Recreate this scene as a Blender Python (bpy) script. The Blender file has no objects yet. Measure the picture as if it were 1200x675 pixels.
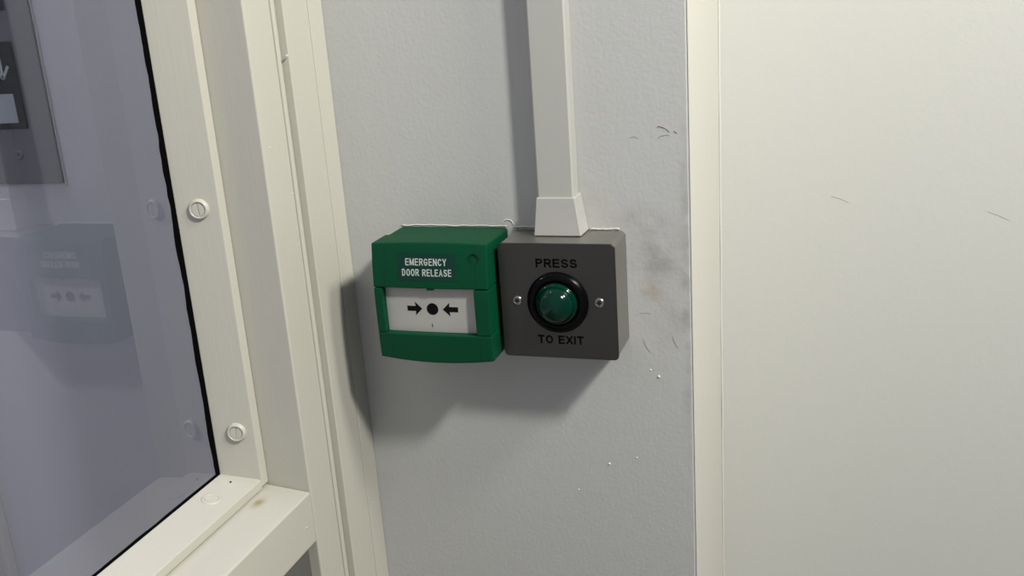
import bpy, bmesh, math, random
from mathutils import Vector, Matrix, noise
random.seed(4)
S = 0.001            # everything below is written in millimetres
H = 1200.0           # height of the devices above the floor
C = bpy.context.scene.collection

# ------------------------------------------------------------------ materials
def mat(name, col, rough=.5, metal=0., bump=None, stains=None, var=0., coat=0., spec=.5):
    m = bpy.data.materials.new(name); m.use_nodes = True
    nt = m.node_tree; N = nt.nodes; L = nt.links; b = N['Principled BSDF']
    b.inputs['Base Color'].default_value = (*col, 1)
    b.inputs['Roughness'].default_value = rough
    b.inputs['Metallic'].default_value = metal
    b.inputs['Coat Weight'].default_value = coat
    b.inputs['Specular IOR Level'].default_value = spec
    tc = N.new('ShaderNodeTexCoord')
    colsock = None
    if var:
        mp = N.new('ShaderNodeMapping'); mp.inputs['Scale'].default_value = (9, 9, 5)
        L.new(tc.outputs['Object'], mp.inputs[0])
        nz = N.new('ShaderNodeTexNoise'); nz.inputs['Scale'].default_value = 1.; nz.inputs['Detail'].default_value = 5
        L.new(mp.outputs[0], nz.inputs['Vector'])
        mx = N.new('ShaderNodeMixRGB'); mx.inputs[1].default_value = (*[c*(1-var) for c in col], 1)
        mx.inputs[2].default_value = (*[min(1, c*(1+var)) for c in col], 1)
        L.new(nz.outputs[0], mx.inputs[0]); colsock = mx.outputs[0]
    if stains:
        nz = N.new('ShaderNodeTexNoise'); nz.inputs['Scale'].default_value = 60; nz.inputs['Detail'].default_value = 6
        L.new(tc.outputs['Object'], nz.inputs['Vector'])
        for (p, r, sc, amt) in stains:      # centre mm, radii mm, stain colour, strength
            mp = N.new('ShaderNodeMapping'); mp.vector_type = 'POINT'
            mp.inputs['Scale'].default_value = tuple(1/(q*S) for q in r)
            mp.inputs['Location'].default_value = tuple(-p[i]*S/(r[i]*S) for i in range(3))
            L.new(tc.outputs['Object'], mp.inputs[0])
            ln = N.new('ShaderNodeVectorMath'); ln.operation = 'LENGTH'; L.new(mp.outputs[0], ln.inputs[0])
            mr = N.new('ShaderNodeMapRange'); mr.interpolation_type = 'SMOOTHSTEP'
            mr.inputs[1].default_value = 1.; mr.inputs[2].default_value = 0.; L.new(ln.outputs['Value'], mr.inputs[0])
            cr = N.new('ShaderNodeMapRange'); cr.inputs[1].default_value = .38; cr.inputs[2].default_value = .7
            L.new(nz.outputs[0], cr.inputs[0])
            mu = N.new('ShaderNodeMath'); mu.operation = 'MULTIPLY'; L.new(mr.outputs[0], mu.inputs[0]); L.new(cr.outputs[0], mu.inputs[1])
            mu2 = N.new('ShaderNodeMath'); mu2.operation = 'MULTIPLY'; mu2.inputs[1].default_value = amt; L.new(mu.outputs[0], mu2.inputs[0])
            mx = N.new('ShaderNodeMixRGB'); mx.inputs[2].default_value = (*sc, 1)
            if colsock: L.new(colsock, mx.inputs[1])
            else: mx.inputs[1].default_value = (*col, 1)
            L.new(mu2.outputs[0], mx.inputs[0]); colsock = mx.outputs[0]
    if colsock: L.new(colsock, b.inputs['Base Color'])
    last = None
    for (scale, dist, strength, det) in (bump or []):
        mp = N.new('ShaderNodeMapping'); mp.inputs['Scale'].default_value = scale
        L.new(tc.outputs['Object'], mp.inputs[0])
        nz = N.new('ShaderNodeTexNoise'); nz.inputs['Scale'].default_value = 1.; nz.inputs['Detail'].default_value = det
        L.new(mp.outputs[0], nz.inputs['Vector'])
        bp = N.new('ShaderNodeBump'); bp.inputs['Distance'].default_value = dist*S; bp.inputs['Strength'].default_value = strength
        L.new(nz.outputs[0], bp.inputs['Height'])
        if last: L.new(last.outputs[0], bp.inputs['Normal'])
        last = bp
    if last: L.new(last.outputs[0], b.inputs['Normal'])
    return m

CREAM = (.452, .445, .392)
M = {}
M['wall'] = mat('grey_emulsion', (.452, .457, .452), .55, bump=[((330, 330, 330), .42, .42, 3), ((520, 520, 90), .2, .35, 2), ((90, 90, 60), .7, .3, 2)], var=.02,
                stains=[((106, 0, H+70), (34, 40, 46), (.25, .24, .22), .62), ((93, 0, H+92), (24, 40, 20), (.27, .26, .24), .45),
                        ((104, 0, H+42), (17, 40, 13), (.33, .25, .18), .62), ((110, 0, H+62), (17, 40, 15), (.24, .22, .20), .38),
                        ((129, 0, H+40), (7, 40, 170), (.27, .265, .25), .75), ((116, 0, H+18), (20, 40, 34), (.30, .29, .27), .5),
                        ((60, 0, H+106), (34, 40, 30), (.40, .37, .31), .6)])
M['wall_r'] = mat('white_emulsion', (.60, .602, .572), .5, bump=[((300, 300, 300), .3, .3, 2), ((90, 90, 50), .5, .18, 2)])
M['wall_out'] = mat('dull_white_masonry_paint', (.56, .56, .56), .6, bump=[((60, 60, 60), .8, .3, 2)], var=.05)
M['gloss_z'] = mat('cream_gloss_upright', CREAM, .38, bump=[((500, 500, 22), .22, .55, 3), ((60, 60, 30), .6, .3, 2)], var=.03)
M['gloss_y'] = mat('cream_gloss_rail', CREAM, .38, bump=[((400, 22, 400), .22, .55, 3), ((60, 30, 60), .8, .3, 2)], var=.03,
                   stains=[((8, -61, H-101), (7, 14, 9), (.26, .22, .10), 1.)])
M['reveal'] = mat('cream_gloss_corner', (.56, .55, .50), .4, bump=[((60, 60, 25), .8, .3, 2)])
M['green'] = mat('green_plastic', (.0, .050, .020), .5, spec=.15, bump=[((900, 900, 900), .05, .25, 1)])
M['green_dk'] = mat('dark_green_sticker', (.001, .030, .020), .4, spec=.3)
M['ink'] = mat('pale_grey_ink', (.42, .47, .44), .5)
M['black'] = mat('black_print', (.004, .004, .004), .7, spec=.1)
M['engr'] = mat('black_filled_engraving', (.003, .003, .003), .8, spec=.05)
M['white_pl'] = mat('white_plastic', (.38, .376, .36), .4)
M['insert'] = mat('white_card_insert', (.385, .378, .352), .35, var=.06, bump=[((70, 70, 70), .4, .2, 3)])
M['duct'] = mat('white_duct_plastic', (.40, .40, .378), .35)
M['steel'] = mat('brushed_steel_dark_reflection', (.092, .089, .085), .42, 1., bump=[((40, 40, 1500), .04, .35, 2)])  # front plate: reflection of a dark room is put into the base colour
M['steel_box'] = mat('brushed_steel_side', (.36, .35, .325), .45, 1., bump=[((600, 30, 600), .04, .3, 2)])
M['chrome'] = mat('bright_screw_metal', (.36, .36, .36), .28, 1.)
M['dark'] = mat('dark_recess', (.01, .01, .01), .6)
M['collar'] = mat('black_bezel_plastic', (.002, .002, .0025), .25, spec=.1)
M['dome'] = mat('green_button_plastic', (.0, .020, .012), .13, spec=.27)
M['seal'] = mat('black_glazing_seal', (.002, .002, .002), .9, spec=.02)
M['kick'] = mat('grey_panel_paint', (.10, .098, .093), .5, var=.08)
M['intercom'] = mat('grey_steel_call_plate', (.17, .17, .18), .5, .6, var=.05)
M['btn'] = mat('black_call_button', (.006, .007, .011), .5, spec=.15)
M['lbl'] = mat('pale_name_label', (.38, .41, .42), .5)
M['floor'] = mat('grey_floor_vinyl', (.30, .29, .27), .5, var=.1)
M['caulk'] = mat('dried_paint_ridge', (.60, .61, .57), .45)
M['scuff'] = mat('dark_scuff', (.24, .24, .23), .7)

def glass_mat():
    m = bpy.data.materials.new('tinted_door_glass'); m.use_nodes = True
    nt = m.node_tree; N = nt.nodes; L = nt.links; N.remove(N['Principled BSDF'])
    out = N['Material Output']
    tr = N.new('ShaderNodeBsdfTransparent'); tr.inputs[0].default_value = (.775, .775, .90, 1)
    gl = N.new('ShaderNodeBsdfGlossy'); gl.inputs['Roughness'].default_value = 0.01; gl.inputs[0].default_value = (.9, .9, 1, 1)
    lw = N.new('ShaderNodeLayerWeight'); lw.inputs[0].default_value = .5
    p = N.new('ShaderNodeMath'); p.operation = 'POWER'; p.inputs[1].default_value = 4; L.new(lw.outputs['Facing'], p.inputs[0])
    ma = N.new('ShaderNodeMath'); ma.operation = 'MULTIPLY_ADD'; ma.inputs[1].default_value = .8; ma.inputs[2].default_value = GL_R; L.new(p.outputs[0], ma.inputs[0])
    mx = N.new('ShaderNodeMixShader'); L.new(ma.outputs[0], mx.inputs[0]); L.new(tr.outputs[0], mx.inputs[1]); L.new(gl.outputs[0], mx.inputs[2])
    L.new(mx.outputs[0], out.inputs[0])
    c = bpy.data.materials.new('clear_glass_edge'); c.use_nodes = True
    N = c.node_tree.nodes; N.remove(N['Principled BSDF']); t = N.new('ShaderNodeBsdfTransparent'); t.inputs[0].default_value = (1, 1, 1, 1)
    c.node_tree.links.new(t.outputs[0], N['Material Output'].inputs[0])
    return m, c
GL_R = .15
M['glass'], M['glass_edge'] = glass_mat()

# ------------------------------------------------------------------ helpers
def origin(o):
    v = Vector((0, 0, 0))
    while o: v += o.location; o = o.parent
    return v
def empty(name, loc, label=None, cat=None, kind=None):
    o = bpy.data.objects.new(name, None); C.objects.link(o); o.location = Vector(loc)*S
    o.empty_display_size = .02
    if label: o['label'] = label
    if cat: o['category'] = cat
    if kind: o['kind'] = kind
    return o
def link(name, bm, m, parent=None, loc=None, bevel=0, seg=2, smooth=False, label=None):
    """bm is in millimetres, world position"""
    me = bpy.data.meshes.new(name)
    base = Vector(loc)*S if loc is not None else (origin(parent) if parent else Vector((0, 0, 0)))
    bmesh.ops.recalc_face_normals(bm, faces=bm.faces)
    for v in bm.verts: v.co = v.co*S - base
    bm.to_mesh(me); bm.free()
    o = bpy.data.objects.new(name, me); C.objects.link(o)
    if parent: o.parent = parent; o.location = base - origin(parent)
    else: o.location = base
    for x in (m if isinstance(m, (list, tuple)) else [m]): me.materials.append(x)
    if smooth:
        for p in me.polygons: p.use_smooth = True
    if bevel:
        md = o.modifiers.new('b', 'BEVEL'); md.width = bevel*S; md.segments = seg; md.limit_method = 'ANGLE'; md.angle_limit = math.radians(35)
        md.harden_normals = False
        for p in me.polygons: p.use_smooth = True
        wn = o.modifiers.new('w', 'WEIGHTED_NORMAL'); wn.keep_sharp = True
    if label: o['label'] = label
    return o
def box(bm, x0, x1, y0, y1, z0, z1):
    vs = [bm.verts.new((x, y, z)) for x in (x0, x1) for y in (y0, y1) for z in (z0, z1)]
    for f in ((0,1,3,2), (4,6,7,5), (0,4,5,1), (2,3,7,6), (0,2,6,4), (1,5,7,3)): bm.faces.new([vs[i] for i in f])
def prism(bm, poly, a0, a1, axis, n=1):
    """poly of 2D points extruded along axis ('z': poly=(x,y), 'y': poly=(x,z))"""
    def P(p, a): return (p[0], p[1], a) if axis == 'z' else ((p[0], a, p[1]))
    rows = []
    for i in range(n+1):
        a = a0+(a1-a0)*i/n; rows.append([bm.verts.new(P(p, a)) for p in poly])
    bm.faces.new(rows[0]); bm.faces.new(rows[-1][::-1])
    k = len(poly)
    for r0, r1 in zip(rows, rows[1:]):
        for i in range(k): bm.faces.new([r0[i], r0[(i+1) % k], r1[(i+1) % k], r1[i]])
def rrect(x0, x1, z0, z1, r, n=6):
    out = []
    for cx, cz, a in ((x1-r, z1-r, 0), (x0+r, z1-r, 90), (x0+r, z0+r, 180), (x1-r, z0+r, 270)):
        for i in range(n+1):
            t = math.radians(a+90*i/n); out.append((cx+r*math.cos(t), cz+r*math.sin(t)))
    return out
def lathe(bm, prof, cx, cz, n=48, y0=0):
    """profile of (radius, y) turned about the wall's normal"""
    rings = []
    for r, y in prof:
        if r < 1e-6: rings.append([bm.verts.new((cx, y, cz))])
        else: rings.append([bm.verts.new((cx+r*math.cos(2*math.pi*i/n), y, cz+r*math.sin(2*math.pi*i/n))) for i in range(n)])
    for a, b in zip(rings, rings[1:]):
        for i in range(n):
            j = (i+1) % n
            if len(a) == 1 and len(b) == 1: continue
            if len(a) == 1: bm.faces.new([a[0], b[i], b[j]])
            elif len(b) == 1: bm.faces.new([a[i], b[0], a[j]])
            else: bm.faces.new([a[i], b[i], b[j], a[j]])
def tube(bm, pts, r, n=6):
    rows = []
    for i, p in enumerate(pts):
        p = Vector(p); d = (Vector(pts[min(i+1, len(pts)-1)])-Vector(pts[max(i-1, 0)])).normalized()
        u = d.cross(Vector((0, 1, 0.01))).normalized(); w = d.cross(u)
        rr = r[i] if isinstance(r, (list, tuple)) else r
        rows.append([bm.verts.new(p+u*rr*math.cos(2*math.pi*k/n)+w*rr*math.sin(2*math.pi*k/n)) for k in range(n)])
    for a, b in zip(rows, rows[1:]):
        for k in range(n): bm.faces.new([a[k], a[(k+1) % n], b[(k+1) % n], b[k]])
    bm.faces.new(rows[0]); bm.faces.new(rows[-1][::-1])
def arcp(cx, cy, rx, ry, a0, a1, n=12):
    return [(cx+rx*math.cos(math.radians(a0+(a1-a0)*i/n)), cy+ry*math.sin(math.radians(a0+(a1-a0)*i/n))) for i in range(n+1)]
def glyph(c):
    """centre lines in a unit box; returns (width, strokes)"""
    if c == 'E': return .78, [[(0, 0), (0, 1)], [(0, 1), (1, 1)], [(0, .52), (.92, .52)], [(0, 0), (1, 0)]]
    if c == 'M': return 1.05, [[(0, -.0), (0, 1)], [(0, 1), (.5, .08)], [(.5, .08), (1, 1)], [(1, 1), (1, 0)]]
    if c in 'PR':
        g = [[(0, 0), (0, 1)], [(0, 1), (.6, 1)]+arcp(.62, .76, .36, .24, 90, -90)+[(.6, .50), (0, .50)]]
        if c == 'R': g.append([(.5, .5), (1, 0)])
        return (.85 if c == 'R' else .8), g
    if c == 'G': return .92, [arcp(.5, .5, .5, .5, 38, 180)+arcp(.5, .5, .5, .5, 180, 322)+[(.96, .44), (.55, .44)]]
    if c == 'C': return .88, [arcp(.52, .5, .5, .5, 38, 180)+arcp(.52, .5, .5, .5, 180, 322)]
    if c == 'O': return .94, [arcp(.5, .5, .5, .5, 0, 360, 28)]
    if c == 'D': return .86, [[(0, 0), (0, 1)], [(0, 1), (.45, 1)]+arcp(.45, .5, .52, .5, 90, -90, 16)+[(0, 0)]]
    if c == 'N': return .86, [[(0, 0), (0, 1)], [(0, 1), (1, 0)], [(1, 0), (1, 1)]]
    if c == 'Y': return .86, [[(0, 1), (.5, .45), (1, 1)], [(.5, .5), (.5, 0)]]
    if c == 'L': return .72, [[(0, 1), (0, 0)], [(0, 0), (1, 0)]]
    if c == 'A': return .9, [[(0, 0), (.5, 1), (1, 0)], [(.2, .32), (.8, .32)]]
    if c == 'S': return .84, [arcp(.5, .76, .44, .24, 25, 180)+arcp(.5, .76, .44, .26, 190, 262, 5)+arcp(.5, .25, .48, .25, 80, 0, 7)+arcp(.5, .25, .48, .25, -8, -160)]
    if c == 'T': return .82, [[(0, 1), (1, 1)], [(.5, 1), (.5, 0)]]
    if c == 'X': return .84, [[(0, 0), (1, 1)], [(0, 1), (1, 0)]]
    if c == 'I': return .02, [[(0, 0), (0, 1)]]
    return .22, []
def lettering(name, text, x0, x1, zc, h, yfun, m, parent, depth=.1, stroke=1.0, gap=.55):
    """one printed line: left/right limits, centre height, cap height and stroke width in mm"""
    gs = [glyph(c) for c in text]; n = len(text); avail = (x1-x0)-stroke*n-gap*(n-1)
    k = avail/sum(g[0] for g in gs); bm = bmesh.new(); x = x0; hz = h-stroke
    for w_, strokes in gs:
        W = w_*k
        for st_ in strokes:
            P = [Vector((x+stroke/2+(px*W if w_ > .1 else 0), zc-hz/2+py*hz)) for px, py in st_]
            L, Rr = [], []
            for i, p in enumerate(P):
                a = (p-P[i-1]).normalized() if i else None; b = (P[i+1]-p).normalized() if i < len(P)-1 else None
                closed = (P[0]-P[-1]).length < 1e-4
                if closed and a is None: a = (P[0]-P[-2]).normalized()
                if closed and b is None: b = (P[1]-P[0]).normalized()
                a = a or b; b = b or a
                t = (a+b).normalized(); nn = Vector((-t.y, t.x)); c_ = max(.45, t.dot(a))
                e = Vector((0, 0))
                if not closed and (i == 0 or i == len(P)-1): e = t*(stroke*.5)*(-1 if i == 0 else 1)
                L.append(p+nn*stroke/2/c_+e); Rr.append(p-nn*stroke/2/c_+e)
            for i in range(len(P)-1):
                q = [L[i], L[i+1], Rr[i+1], Rr[i]]
                top = [bm.verts.new((v.x, yfun(v.x, v.y)-depth, v.y)) for v in q]; bot = [bm.verts.new((v.x, yfun(v.x, v.y)+.08, v.y)) for v in q]
                bm.faces.new(top); bm.faces.new(bot[::-1])
                for j in range(4): bm.faces.new([top[j], bot[j], bot[(j+1) % 4], top[(j+1) % 4]])
        x += W+stroke+gap
    return link(name, bm, m, parent)

# ------------------------------------------------------------------ the setting
def struct(name, bm, m, **k):
    o = link(name, bm, m, **k); o['kind'] = 'structure'; return o
XC = -137.6
bm = bmesh.new(); box(bm, XC-90, 132, 0, 165, 0, H+1400)
wall = struct('wall_back', bm, M['wall'], loc=(0, 0, 0), bevel=1.2)
bm = bmesh.new(); box(bm, 132, 1600, 165, 265, 0, H+1400)
struct('wall_right', bm, M['wall_r'], loc=(0, 0, 0))
# cream corner board lining the return between the two walls
bm = bmesh.new(); prism(bm, [(132.2, .8), (133.4, .8), (134.2, 164.5), (132.2, 164.5)], 0, H+1400, 'z')
struct('trim_1', bm, M['reveal'], loc=(0, 0, 0), bevel=.4)
bm = bmesh.new(); tube(bm, [(134.9+.5*noise.noise(Vector((z*.02, 0, 0))), 164.2, z) for z in range(700, 2000, 12)], 1.1, 8)
o = link('caulk_line', bm, M['caulk'], wall, smooth=True)
bm = bmesh.new(); box(bm, -2200, XC-90, 0, 165, 0, H+1400)
struct('wall_left', bm, M['wall_out'], loc=(0, 0, 0))
bm = bmesh.new(); box(bm, -2200, 1600, -1800, 265, -60, 0)
struct('floor', bm, M['floor'], loc=(0, 0, -60))
# pale upright strip fixed to the lobby wall beyond the glass
bm = bmesh.new(); prism(bm, [(-572, 0), (-572, -8), (-569, -11), (-563, -11), (-560, -8), (-560, 0)], 0, H+1400, 'z')
struct('trim_2', bm, M['gloss_z'], loc=(0, 0, 0), bevel=.8)

# paint defects on the back wall
def wob(pts, a=.4, f=.25):
    return [(x+a*noise.noise(Vector((x*f, z*f, 1))), y, z+a*noise.noise(Vector((x*f, z*f, 7)))) for x, y, z in pts]
bm = bmesh.new()
tube(bm, wob([(-91+i*2.0, -.3, H+88.8) for i in range(44)], 1.0, .11), [.42+.2*noise.noise(Vector((i*.9, 1, 1))) for i in range(44)])
link('paint_ridge', bm, M['caulk'], wall, smooth=True)
bm = bmesh.new()
tube(bm, wob([(59+i*1.3, -.3, H+87.0) for i in range(18)], .9, .2), [.5+.3*noise.noise(Vector((i*.7, 4, 1))) for i in range(18)])
link('paint_ridge', bm, M['caulk'], wall, smooth=True)
bm = bmesh.new()
tube(bm, [(-4+4.2*math.cos(t/10), -.2, H+90+3.6*math.sin(t/10)) for t in range(0, 32)], .42)
tube(bm, wob([(1+i*1.2, -.2, H+88.2) for i in range(17)], 1.2, .5), .55)
link('paint_ridge', bm, M['caulk'], wall, smooth=True)
bm = bmesh.new()
tube(bm, wob([(2+i*1.1, -.25, H+87.1) for i in range(18)], .5, .4), [.45+.4*abs(math.sin(i*2.1)) for i in range(18)])
link('crack', bm, M['scuff'], wall)
def arc(pts, r, name='scuff_mark'):
    bm = bmesh.new()
    P = [Vector((x, -.05, H+z)) for x, z in pts]; out = []
    for i in range(len(P)-1):
        p0 = P[max(i-1, 0)]; p1 = P[i]; p2 = P[i+1]; p3 = P[min(i+2, len(P)-1)]
        for k in range(5):
            t = k/5; out.append(tuple(.5*((2*p1)+(p2-p0)*t+(2*p0-5*p1+4*p2-p3)*t*t+(3*p1-p0-3*p2+p3)*t**3)))
    out.append(tuple(P[-1]))
    tube(bm, out, [r*(.45+.55*math.sin(math.pi*(i+1)/(len(out)+1))) for i in range(len(out))])
    link(name, bm, M['scuff'], wall)
arc([(110.5, 160), (112, 160.8), (116, 159.5), (119.5, 156.5)], .42)
arc([(110.3, 151.5), (112.5, 153.6), (117, 154.6), (119.5, 154)], .22)
arc([(122.2, 157.2), (123.4, 156.8), (124.6, 155.6)], .42)
arc([(91, 153), (94, 153.8), (97.5, 152.5)], .2)
arc([(118, 6), (119.5, 1), (122, -4)], .2)
arc([(96, 3), (98, -3), (101.5, -8)], .22)
arc([(94, 23), (99, 23.2), (103, 22.5)], .16)
# little paint nibs
for (x, z, r) in ((66, -103, 1.1), (-60, -60, .7), (101, -22, .8), (107, -27, 1.2), (88, -96, .8), (40, -128, .7), (-112, 20, .6), (-96, -58, .8)):
    bm = bmesh.new(); lathe(bm, [(0, -.8*r), (r*.5, -.62*r), (r*.85, -.3*r), (r, .1)], x, H+z, 12)
    link('paint_nib', bm, M['caulk'], wall, smooth=True)
wr = bpy.data.objects['wall_right']
def scratch(pts, r):
    bm = bmesh.new(); tube(bm, [(x, 164.9, H+z) for x, z in pts], r); link('scratch', bm, M['scuff'], wr)
scratch([(226, 75), (233, 73), (240, 69.5)], .09)
scratch([(346, 62), (354, 59), (362, 55)], .09)

# ------------------------------------------------------------------ door lining and glazed door at the left
lin = empty('trim_3', (XC-40, -30, 0), kind='structure')
bm = bmesh.new(); prism(bm, [(XC, -.1), (XC, -21.6), (XC-90, -21.6), (XC-90, -.1)], 0, H+1400, 'z')
link('architrave_strip', bm, M['gloss_z'], lin, bevel=.9)
bm = bmesh.new(); prism(bm, [(XC, -22.2), (XC, -57.6), (XC-90, -57.6), (XC-90, -22.2)], 0, H+1400, 'z')
link('jamb', bm, M['gloss_z'], lin, bevel=1.1)
XS, XB, XG = -144.0, -179.4, -212.2
YD0, YD1 = -63.4, -860
door = empty('door_1', (-180, -63.6, 8), kind='structure')
# stile nearest the wall, with the bead housed against it
YR, XO = -97.6, -226.0
bm = bmesh.new(); prism(bm, [(-143.4, -57.8), (-142.9, -60.4), (-143.6, -62.9), (XO, -62.9), (XO, -57.8)], 0, H+1400, 'z')
link('stop_bead', bm, M['gloss_z'], lin, bevel=1.2, seg=3)
bm = bmesh.new(); prism(bm, [(XS, YD0), (XS, YR), (XO, YR), (XO, YD0)], 8, H+900, 'z')
link('stile', bm, M['gloss_z'], door, bevel=1.6, seg=3)
bm = bmesh.new(); prism(bm, [(XS, YD1), (XS, YD1-30), (XO, YD1-30), (XO, YD1)], 8, H+900, 'z')
link('stile', bm, M['gloss_z'], door, bevel=1.6, seg=3)
ZF, ZB = H-95.8, H-92.3
bm = bmesh.new(); prism(bm, [(XS, ZF), (XS, H-138), (XO, H-138), (XO, ZF), (XB-2, ZB)], YR-.2, YD1+.2, 'y')
link('lock_rail', bm, M['gloss_y'], door, bevel=1.6, seg=3)
bm = bmesh.new(); box(bm, XO, XS, YR-.2, YD1+.2, H+860, H+900); link('top_rail', bm, M['gloss_y'], door, bevel=1.6)
bm = bmesh.new(); box(bm, XO, XS, YR-.2, YD1+.2, 8, 180); link('bottom_rail', bm, M['gloss_y'], door, bevel=1.6)
bm = bmesh.new(); box(bm, -200, -153, YR-.4, YD1+.4, 180.2, H-138.2)
link('lower_panel', bm, M['kick'], door)
# glass pane
bm = bmesh.new(); box(bm, -218.2, XG, YR-3, YD1+3, H-92, H+858)
g = link('glass_pane', bm, [M['glass'], M['glass_edge']], door)
for p in g.data.polygons: p.material_index = 0 if p.normal.x > .9 else 1
# beads: upright one and bottom one, wedge profile towards the glass
ZT = H-79.0
def bead_v(x_out, x_in, s):
    bm = bmesh.new()
    poly = [(x_out, YR-.2), (x_out, YR-9.0), (x_in, -113.6), (x_in, YR-.2)]
    prism(bm, poly, H-90.5 if s > 0 else H-90.5, H+858, 'z', 1); return bm
def bead_h(x_out, x_in, s):
    bm = bmesh.new()
    poly = [(x_out, ZB+.3), (x_out, ZB+7.8), (x_in, ZT), (x_in, ZB+.3)]
    prism(bm, poly, YR-9, YD1+.2, 'y', 1); return bm
bv = link('glazing_bead', bead_v(XB, XG+1.3, 1), M['gloss_z'], door, bevel=.9)
bh = link('glazing_bead', bead_h(XB, XG+1.3, 1), M['gloss_y'], door, bevel=.9)
# black seal squeezed out between bead and glass, uneven edge
def seal_v():
    bm = bmesh.new(); rows = []
    n = 240
    for i in range(n+1):
        z = H-82+i*(940/n); w = 1.6*noise.noise(Vector((z*.035, 3, 0)))+.8*noise.noise(Vector((z*.12, 9, 0)))
        rows.append([bm.verts.new(c) for c in ((XG+.1, -112, z), (XG+1.2, -112, z), (XG+1.2, -113.8+w*.15, z), (XG+.1, -117.6+w*1.1, z))])
    for a, b in zip(rows, rows[1:]):
        for k in range(4): bm.faces.new([a[k], a[(k+1) % 4], b[(k+1) % 4], b[k]])
    bm.faces.new(rows[0]); bm.faces.new(rows[-1][::-1]); return bm
def seal_h():
    bm = bmesh.new(); rows = []
    n = 200
    for i in range(n+1):
        y = -112-i*(748/n); w = .9*noise.noise(Vector((y*.05, 3, 5)))
        rows.append([bm.verts.new(c) for c in ((XG+.1, y, H-86), (XG+1.2, y, H-86), (XG+1.2, y, ZT+.2+w*.15), (XG+.1, y, ZT+1.2+w*.6))])
    for a, b in zip(rows, rows[1:]):
        for k in range(4): bm.faces.new([a[k], a[(k+1) % 4], b[(k+1) % 4], b[k]])
    bm.faces.new(rows[0]); bm.faces.new(rows[-1][::-1]); return bm
link('glazing_seal', seal_v(), M['seal'], door); link('glazing_seal', seal_h(), M['seal'], door)
# cup-washered slotted screws, painted over, on the beads
def cup_screw(pos, nrm, slot, parent, flat=1.0, rot=0.):
    """pos mm, nrm outward normal, slot direction"""
    nrm = Vector(nrm).normalized(); u = (Vector(slot)-nrm*Vector(slot).dot(nrm)).normalized(); w = nrm.cross(u)
    u, w = u*math.cos(rot)+w*math.sin(rot), w*math.cos(rot)-u*math.sin(rot)
    R = Matrix((w, -nrm, u)).transposed()
    def put(bm):
        for v in bm.verts: v.co = R @ v.co + Vector(pos)
        return bm
    bm = bmesh.new(); f = flat
    lathe(bm, [(7.6, .6), (7.5, -.8*f), (6.9, -2.2*f), (6.0, -2.9*f), (5.3, -2.7*f), (4.9, -1.6*f), (4.9, -.4*f)], 0, 0, 40)
    cup = link('screw_cup', put(bm), M['gloss_z'], parent, smooth=True)
    bm = bmesh.new()
    for s in (-1, 1):       # two half-discs leave the slot open
        pts = [(4.9*math.cos(t), 4.9*math.sin(t)) for t in [math.radians(4+i*(172/16)) for i in range(17)]]
        top = [bm.verts.new((s*q, -2.3*f, p)) for p, q in pts]; bot = [bm.verts.new((s*q, .2, p)) for p, q in pts]
        bm.faces.new(top); k = len(pts)
        for i in range(k): bm.faces.new([top[i], bot[i], bot[(i+1) % k], top[(i+1) % k]])
    lathe(bm, [(0, -1.8*f), (5.0, -1.8*f), (5.0, .1)], 0, 0, 24)
    link('screw_head', put(bm), M['gloss_z'], parent, bevel=.3)
def bead_pt(s): return (XB+(XG+1.3-XB)*s, (YR-9.0)+(-113.6-(YR-9.0))*s)
dx, dy = (XG+1.3)-XB, -113.6-(YR-9.0)
nb = Vector((-dy, dx, 0)); nb = nb if nb.y < 0 else -nb
for z, s, r in ((126.5, .46, .1), (-44.5, .42, -.12)):
    x, y = bead_pt(s); cup_screw((x, y, H+z), nb, (0, 0, 1), bv, 1.0, r)
dz = ZT-(ZB+7.8); nh = Vector((-dz, 0, dx)); nh = nh if nh.z > 0 else -nh
cup_screw((-197, -146, (ZB+7.8)+dz*.5), nh, (1, .6, 0), bh, .45)
bm = bmesh.new(); lathe(bm, [(0, -.2), (.9, -.2), (.9, .3)], 0, 0, 10)
for v in bm.verts: v.co = Vector((v.co.x-197.5, v.co.z-120, (ZB+7.8)+dz*(18.1/31.5)+.35-v.co.y))
link('nail_hole', bm, M['dark'], bh)
# drips / nibs of paint on the lining
for (x, y, z, r) in ((XS, -66.5, 128, 1.0), (XS, -66.5, 90, .9), (XC, -60, 225, 1.2), (XC, -4, 190, .8), (XS, -88, 165, 1.0), (XS, -110, -120, 1.3), (XC, -14, -150, 1.1), (XC, -2, -60, .6)):
    bm = bmesh.new(); lathe(bm, [(0, -.6*r), (r*.5, -.5*r), (r, .1)], 0, 0, 10)
    for v in bm.verts: v.co = Vector((x-v.co.y, y+v.co.x, H+z+v.co.z))
    link('paint_nib', bm, M['gloss_z'], lin if x == XC else door, smooth=True)

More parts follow.
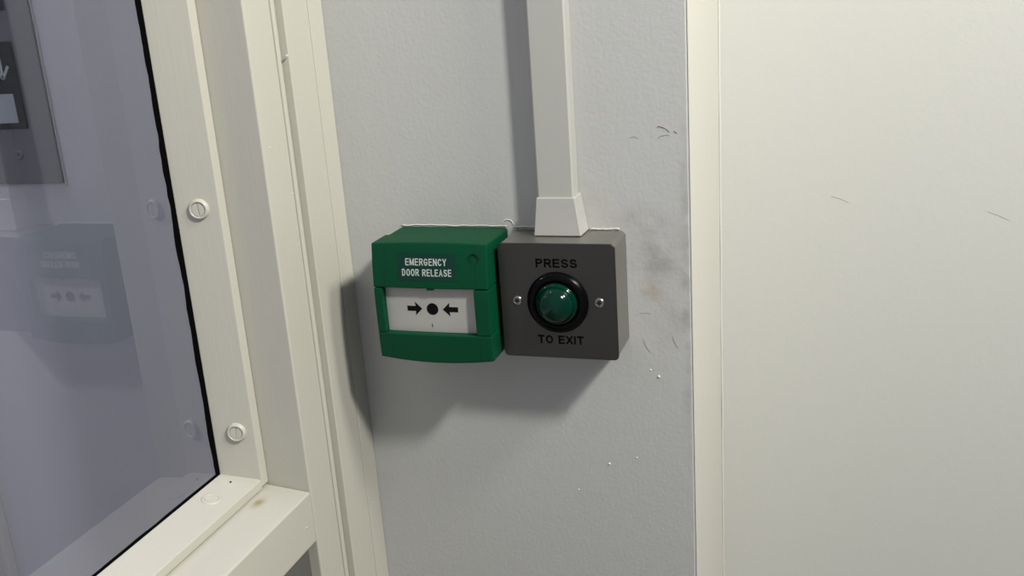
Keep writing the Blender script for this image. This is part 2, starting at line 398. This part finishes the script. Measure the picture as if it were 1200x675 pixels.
# ------------------------------------------------------------------ call panel seen through the glass
cp = empty('call_panel', (-445, 0, H+124), 'grey metal call panel with black buttons seen through the door glass', 'call panel')
bm = bmesh.new(); prism(bm, rrect(-486, -404.5, H+124, H+420, 1.2, 3), -.3, -2.6, 'y')
link('face_plate', bm, M['intercom'], cp, bevel=.4)
for z0, nm in ((172, 0), (270, 1), (368, 2)):
    bm = bmesh.new(); prism(bm, rrect(-465, -429, H+z0, H+z0+(73 if nm < 2 else 40), 1.5, 3), -2.5, -4.6, 'y')
    b_ = link('button', bm, M['btn'], cp, bevel=.4)
    if nm < 2:
        bm = bmesh.new(); prism(bm, rrect(-459, -436, H+z0+5.5, H+z0+30, .6, 2), -4.5, -5.0, 'y')
        link('name_label', bm, M['lbl'], b_)
        bm = bmesh.new(); s = 1 if nm == 0 else -1; zc = H+z0+53.4
        def bar(x0, z0_, x1, z1_, w):
            d = Vector((x1-x0, z1_-z0_)); d.normalize(); n = Vector((-d.y, d.x))*w/2
            prism(bm, [(x0+n.x, z0_+n.y), (x1+n.x, z1_+n.y), (x1-n.x, z1_-n.y), (x0-n.x, z0_-n.y)], -4.5, -5.0, 'y')
        bar(-443, zc-s*10, -443, zc+s*9, 2.4); bar(-443, zc-s*10.8, -435.5, zc-s*.5, 2.6); bar(-443, zc-s*10.8, -450.5, zc-s*.5, 2.6)
        link('arrow', bm, M['ink'], b_)
bm = bmesh.new(); lathe(bm, [(0, -2.9), (1.1, -2.9), (1.2, -3.5), (3.6, -3.6), (4.3, -3.2), (4.4, -2.5)], -445, H+149.6, 24)
link('screw', bm, M['intercom'], cp, smooth=True)
bm = bmesh.new(); lathe(bm, [(0, -3.3), (1.5, -3.3), (1.5, -2.6)], -445, H+149.6, 6); link('screw_socket', bm, M['dark'], cp)
bm = bmesh.new(); tube(bm, [(-402.7+1.0*noise.noise(Vector((z*.05, 2, 0))), -.6, H+z) for z in range(122, 420, 4)], [.7+.7*noise.noise(Vector((z*.08, 5, 1))) for z in range(122, 420, 4)])
link('paint_ridge', bm, M['caulk'], bpy.data.objects['wall_left'], smooth=True)

# ------------------------------------------------------------------ green emergency door release
X0, X1 = -93.0, -3.2
gr = empty('door_release', (-48, 0, H), 'green emergency door release call point with white panel beside the steel exit button', 'door release')
def yf(x, z):
    """front surface depth of the cover (x, z in mm, z measured from H)"""
    u = (x-(X0+X1)/2)/((X1-X0)/2); z = z-H if z > 600 else z
    t = (z-42)/46.
    return -((56.6-4.4*t*t if t > 0 else 56.6-1.4*t*t) + 1.2*(1-u*u))
def zlim(x):
    u = (x-(X0+X1)/2)/((X1-X0)/2)
    return 0.7-2.9*(1-u*u), 88.0+1.3*(1-u*u)
def shell(bm, xa, xb, za, zb, yback, nx=24, nz=16, inset=0., zl=False):
    """solid between y=yback and the curved front; za/zb in mm above H, zl follows the bowed outline"""
    F = []; Bk = []
    for i in range(nx+1):
        x = xa+(xb-xa)*i/nx; lo, hi = zlim(x)
        a = lo if za is None else za; b = hi if zb is None else zb
        F.append([]); Bk.append([])
        for j in range(nz+1):
            z = a+(b-a)*j/nz
            F[-1].append(bm.verts.new((x, yf(x, z)+inset, H+z)))
            Bk[-1].append(bm.verts.new((x, yback, H+z)))
    for i in range(nx):
        for j in range(nz):
            bm.faces.new([F[i][j], F[i+1][j], F[i+1][j+1], F[i][j+1]]); bm.faces.new([Bk[i][j], Bk[i][j+1], Bk[i+1][j+1], Bk[i+1][j]])
    for i in range(nx):
        bm.faces.new([F[i][0], Bk[i][0], Bk[i+1][0], F[i+1][0]]); bm.faces.new([F[i][nz], F[i+1][nz], Bk[i+1][nz], Bk[i][nz]])
    for j in range(nz):
        bm.faces.new([F[0][j], F[0][j+1], Bk[0][j+1], Bk[0][j]]); bm.faces.new([F[nx][j], Bk[nx][j], Bk[nx][j+1], F[nx][j+1]])
# back box
bm = bmesh.new(); prism(bm, rrect(X0+1.0, X1-1.2, H+1.5, H+87.6, 2.5, 4), 0, -27, 'y')
link('back_box', bm, M['green'], gr, bevel=.5)
# hinged upper cover, then frame pieces round the panel
ZS, ZP0 = 55.0, 20.6
bm = bmesh.new(); shell(bm, X0, X1, ZS+.5, None, -27.6)
link('upper_cover', bm, M['green'], gr, bevel=.8)
bm = bmesh.new(); shell(bm, X0, X1, None, ZP0-.3, -27.6); link('lower_frame', bm, M['green'], gr, bevel=.8)
bm = bmesh.new(); shell(bm, X0+.2, -86.3, ZP0-.1, ZS-.1, -27.6, 4); link('side_frame', bm, M['green'], gr, bevel=.5)
bm = bmesh.new(); shell(bm, -14.4, X1-.1, ZP0-.1, ZS-.1, -27.6, 4); link('side_frame', bm, M['green'], gr, bevel=.5)
# fine grooves of the cover drawn as thin inlays
for xg_, a, b in ((-83.0, ZS+1, None), (-12.2, ZS+1, 74.8), (-12.2, 83.4, None), (-82.6, None, ZP0-1), (-12.2, None, ZP0-1)):
    bm = bmesh.new(); lo, hi = zlim(xg_); a = lo+1 if a is None else a; b = hi-1 if b is None else b
    n = 12
    vs = [[bm.verts.new((xg_+dx_, yf(xg_, a+(b-a)*i/n)-(.06 if dx_ else .12), H+a+(b-a)*i/n)) for dx_ in (-.28, 0, .28)] for i in range(n+1)]
    for r0, r1 in zip(vs, vs[1:]):
        for k in range(2): bm.faces.new([r0[k], r0[k+1], r1[k+1], r1[k]])
    link('seam', bm, M['green_dk'], gr)
# round key cover
bm = bmesh.new(); lathe(bm, [(3.3, yf(-12.9, 78.2)-.75), (3.9, yf(-12.9, 78.2)-.8), (3.9, yf(-12.9, 78.2)+.9)], -12.9, H+78.2, 32)
link('key_cover', bm, M['green_dk'], gr)
# recessed white panel
REC = 6.0
bm = bmesh.new(); shell(bm, -86.2, -14.5, ZP0-.2, ZS+.2, -28, 20, 10, inset=REC)
pan = link('panel', bm, M['insert'], gr, label='white break panel with two black arrows and a dot')
def ypan(x, z): return yf(x, z)+REC
def decal(name, polys, m, parent, yfn, d=.18):
    bm = bmesh.new()
    for poly in polys:
        top = [bm.verts.new((x, yfn(x, H+z)-d, H+z)) for x, z in poly]; bot = [bm.verts.new((x, yfn(x, H+z)+.1, H+z)) for x, z in poly]
        bm.faces.new(top); bm.faces.new(bot[::-1]); k = len(poly)
        for i in range(k): bm.faces.new([top[i], bot[i], bot[(i+1) % k], top[(i+1) % k]])
    return link(name, bm, m, parent)
DX, DZ = -49.3, 38.4
for s in (-1, 1):
    t = DX+s*8.2
    decal('arrow', [[(t, DZ), (t+s*5.4, DZ+5.1), (t+s*5.0, DZ+1.9), (t+s*11.8, DZ+1.9), (t+s*11.8, DZ-1.9), (t+s*5.0, DZ-1.9), (t+s*5.4, DZ-5.1)]], M['black'], pan, ypan)
decal('dot', [[(DX+4.5*math.cos(i*math.pi/20), DZ+4.5*math.sin(i*math.pi/20)) for i in range(40)]], M['black'], pan, ypan)
bm = bmesh.new(); box(bm, -50.5, -45.5, yf(-50, 54)+.8, yf(-50, 54)+3.5, H+54.2, H+55.9); link('catch', bm, M['green_dk'], gr)
decal('test_slot', [[(-50.9, 24.2), (-50.3, 24.2), (-50.3, 26.8), (-50.9, 26.8)]], M['engr'], pan, ypan, .1)
# sticker and lettering
bm = bmesh.new(); n = 16
top = []
for i in range(n+1):
    x = -72.0+45.0*i/n; top.append([bm.verts.new((x, yf(x, z)-.15, H+z)) for z in (61.4, 66.5, 71.5, 76.3, 81.3)])
for a, b in zip(top, top[1:]):
    for k in range(4): bm.faces.new([a[k], b[k], b[k+1], a[k+1]])
st = link('sticker', bm, M['green_dk'], gr, smooth=True)
lettering('lettering', 'EMERGENCY', -65.6, -33.7, 75.2+H, 5.1, lambda x, z: yf(x, z)-.17, M['ink'], st, .1, .72, .72)
lettering('lettering', 'DOOR RELEASE', -68.6, -30.2, 67.5+H, 5.1, lambda x, z: yf(x, z)-.17, M['ink'], st, .1, .72, .72)

# ------------------------------------------------------------------ steel press-to-exit switch
sw = empty('exit_button', (43, 0, H), 'brushed steel square exit switch with big green domed push button', 'exit button')
YP = -40.0
bm = bmesh.new(); prism(bm, rrect(.3, 85.7, H+.3, H+85.9, 4.2, 8), 0, YP+1.6, 'y')
link('back_box', bm, M['steel_box'], sw, bevel=.5)
bm = bmesh.new(); prism(bm, rrect(0, 86, H, H+86, 3.6, 8), YP+1.5, YP, 'y')
fp = link('face_plate', bm, M['steel'], sw, bevel=.45)
flat = lambda x, z: YP
lettering('lettering', 'PRESS', 28.2, 58.6, H+71.6, 6.5, flat, M['engr'], fp, .06, 1.35, .9)
lettering('lettering', 'TO EXIT', 26.6, 60.8, H+14.2, 6.4, flat, M['engr'], fp, .06, 1.35, .9)
BX, BZ = 43.0, H+42.6
bm = bmesh.new(); lathe(bm, [(22.6, YP+.1), (22.6, YP-1.2), (21.8, YP-2.6), (20.2, YP-3.8), (18.6, YP-4.4), (16.8, YP-4.2), (15.6, YP-2.6), (15.5, YP+.1)], BX, BZ, 64)
link('bezel', bm, M['collar'], sw, smooth=True)
R_ = 15.3
prof = [(R_, YP-.5), (R_, YP-4.6), (R_-.5, YP-5.3), (R_-1.3, YP-5.5)]
for i in range(1, 15):
    a = i/14*math.pi/2; prof.append(((R_-1.5)*math.cos(a), YP-5.6-11.0*math.sin(a)))
bm = bmesh.new(); lathe(bm, prof, BX, BZ, 64)
link('push_dome', bm, M['dome'], sw, smooth=True, label='glossy green dome')
for sx in (12.6, 73.4):
    bm = bmesh.new(); lathe(bm, [(0, YP-.5), (1.4, YP-.55), (1.9, YP-1.0), (2.9, YP-1.0), (3.6, YP-.5), (3.8, YP+.1)], sx, H+43.1, 28)
    s_ = link('screw', bm, M['chrome'], sw, smooth=True)
    bm = bmesh.new(); lathe(bm, [(0, YP-1.1), (1.5, YP-1.1), (1.5, YP-.6)], sx, H+43.1, 6)
    box(bm, sx-2.3, sx+2.3, YP-1.12, YP-.7, H+42.8, H+43.4); box(bm, sx-.3, sx+.3, YP-1.12, YP-.7, H+40.8, H+45.4)
    link('screw_recess', bm, M['dark'], s_)

# ------------------------------------------------------------------ white cable trunking and its end cap
td = empty('cable_trunking', (39, 0, H+86), 'white plastic cable trunking running down the wall onto the steel switch', 'trunking')
bm = bmesh.new(); prism(bm, [(26.3, 0), (26.3, -14.4), (27.2, -15.4), (50.9, -15.4), (51.8, -14.4), (51.8, 0)], H+112, H+1390, 'z')
link('base_channel', bm, M['duct'], td, bevel=.4)
bm = bmesh.new(); prism(bm, [(25.6, -8.2), (25.4, -15.4), (26.6, -16.7), (51.4, -16.7), (52.6, -15.4), (52.4, -8.2), (51.9, -8.2), (51.9, -15.6), (26.2, -15.6), (26.2, -8.2)], H+112, H+1390, 'z')
link('lid', bm, M['duct'], td, bevel=.35)
bm = bmesh.new()
A = [(22.2, 0), (22.2, -20.6), (57.6, -20.6), (58.4, 0)]; B = [(24.9, 0), (24.9, -18.6), (53.4, -18.6), (53.8, 0)]
va = [bm.verts.new((x, y, H+86.3)) for x, y in A]; vb = [bm.verts.new((x, y, H+114.2)) for x, y in B]
bm.faces.new(va); bm.faces.new(vb[::-1])
for i in range(4): bm.faces.new([va[i], va[(i+1) % 4], vb[(i+1) % 4], vb[i]])
link('end_cap', bm, M['white_pl'], td, bevel=.9, seg=3)

# ------------------------------------------------------------------ light
w = bpy.data.worlds.new('w'); bpy.context.scene.world = w; w.use_nodes = True
nt = w.node_tree; bg = nt.nodes['Background']
tc = nt.nodes.new('ShaderNodeTexCoord'); sp = nt.nodes.new('ShaderNodeSeparateXYZ'); nt.links.new(tc.outputs['Generated'], sp.inputs[0])
mr = nt.nodes.new('ShaderNodeMapRange'); mr.interpolation_type = 'SMOOTHSTEP'
for k, v in zip((1, 2, 3, 4), (-.1, 1., 1., .30)): mr.inputs[k].default_value = v
nt.links.new(sp.outputs[0], mr.inputs[0])           # ambient fill shaped by hand: dimmer from the right, deepening shade on side faces
mm = nt.nodes.new('ShaderNodeMath'); mm.operation = 'MULTIPLY'; mm.inputs[1].default_value = .40
nt.links.new(mr.outputs[0], mm.inputs[0]); nt.links.new(mm.outputs[0], bg.inputs[1])
bg.inputs[0].default_value = (.95, .98, 1.03, 1)
def area(name, loc, tgt, sx, sy, power, col):
    l = bpy.data.lights.new(name, 'AREA'); l.shape = 'RECTANGLE'; l.size = sx*S; l.size_y = sy*S; l.energy = power; l.color = col
    o = bpy.data.objects.new(name, l); C.objects.link(o); o.location = Vector(loc)*S
    d = (Vector(tgt)-Vector(loc)).normalized(); o.rotation_euler = d.to_track_quat('-Z', 'Y').to_euler(); return o
area('hall_or_added_light', (850, -605, H+960), (-150, -605, H+610), 120, 120, 22, (1, .97, .90))
area('hall_or_added_light', (1300, -330, H+1300), (-140, -60, H), 260, 260, 17, (1, .97, .87))  # added unseen light, grazes the wall and brightens faces turned right
area('added_lobby_fill', (-620, -150, H+1350), (-620, -150, 0), 200, 200, 7, (.86, .9, 1))  # added unseen light, lifts the lobby wall behind the glass

# ------------------------------------------------------------------ camera (solved from the photograph)
f = 1182.224
right = Vector((0.95108817, 0.3013908, -0.06778539)); up = Vector((-0.02546979, 0.29518448, 0.95510073)); fw = Vector((-0.30786781, 0.90665853, -0.28842283))
cam = bpy.data.cameras.new('camera'); co = bpy.data.objects.new('camera', cam); C.objects.link(co)
m = Matrix((right, up, -fw)).transposed().to_4x4(); m.translation = Vector((233.777, -701.142, H+262.789))*S
co.matrix_world = m
cam.sensor_width = 36; cam.lens = f*36/1200; cam.clip_start = .01
sc = bpy.context.scene; sc.camera = co
sc.view_settings.view_transform = 'Standard'; sc.view_settings.look = 'None'; sc.view_settings.gamma = 1
sc.view_settings.use_curve_mapping = False; sc.view_settings.exposure = 0
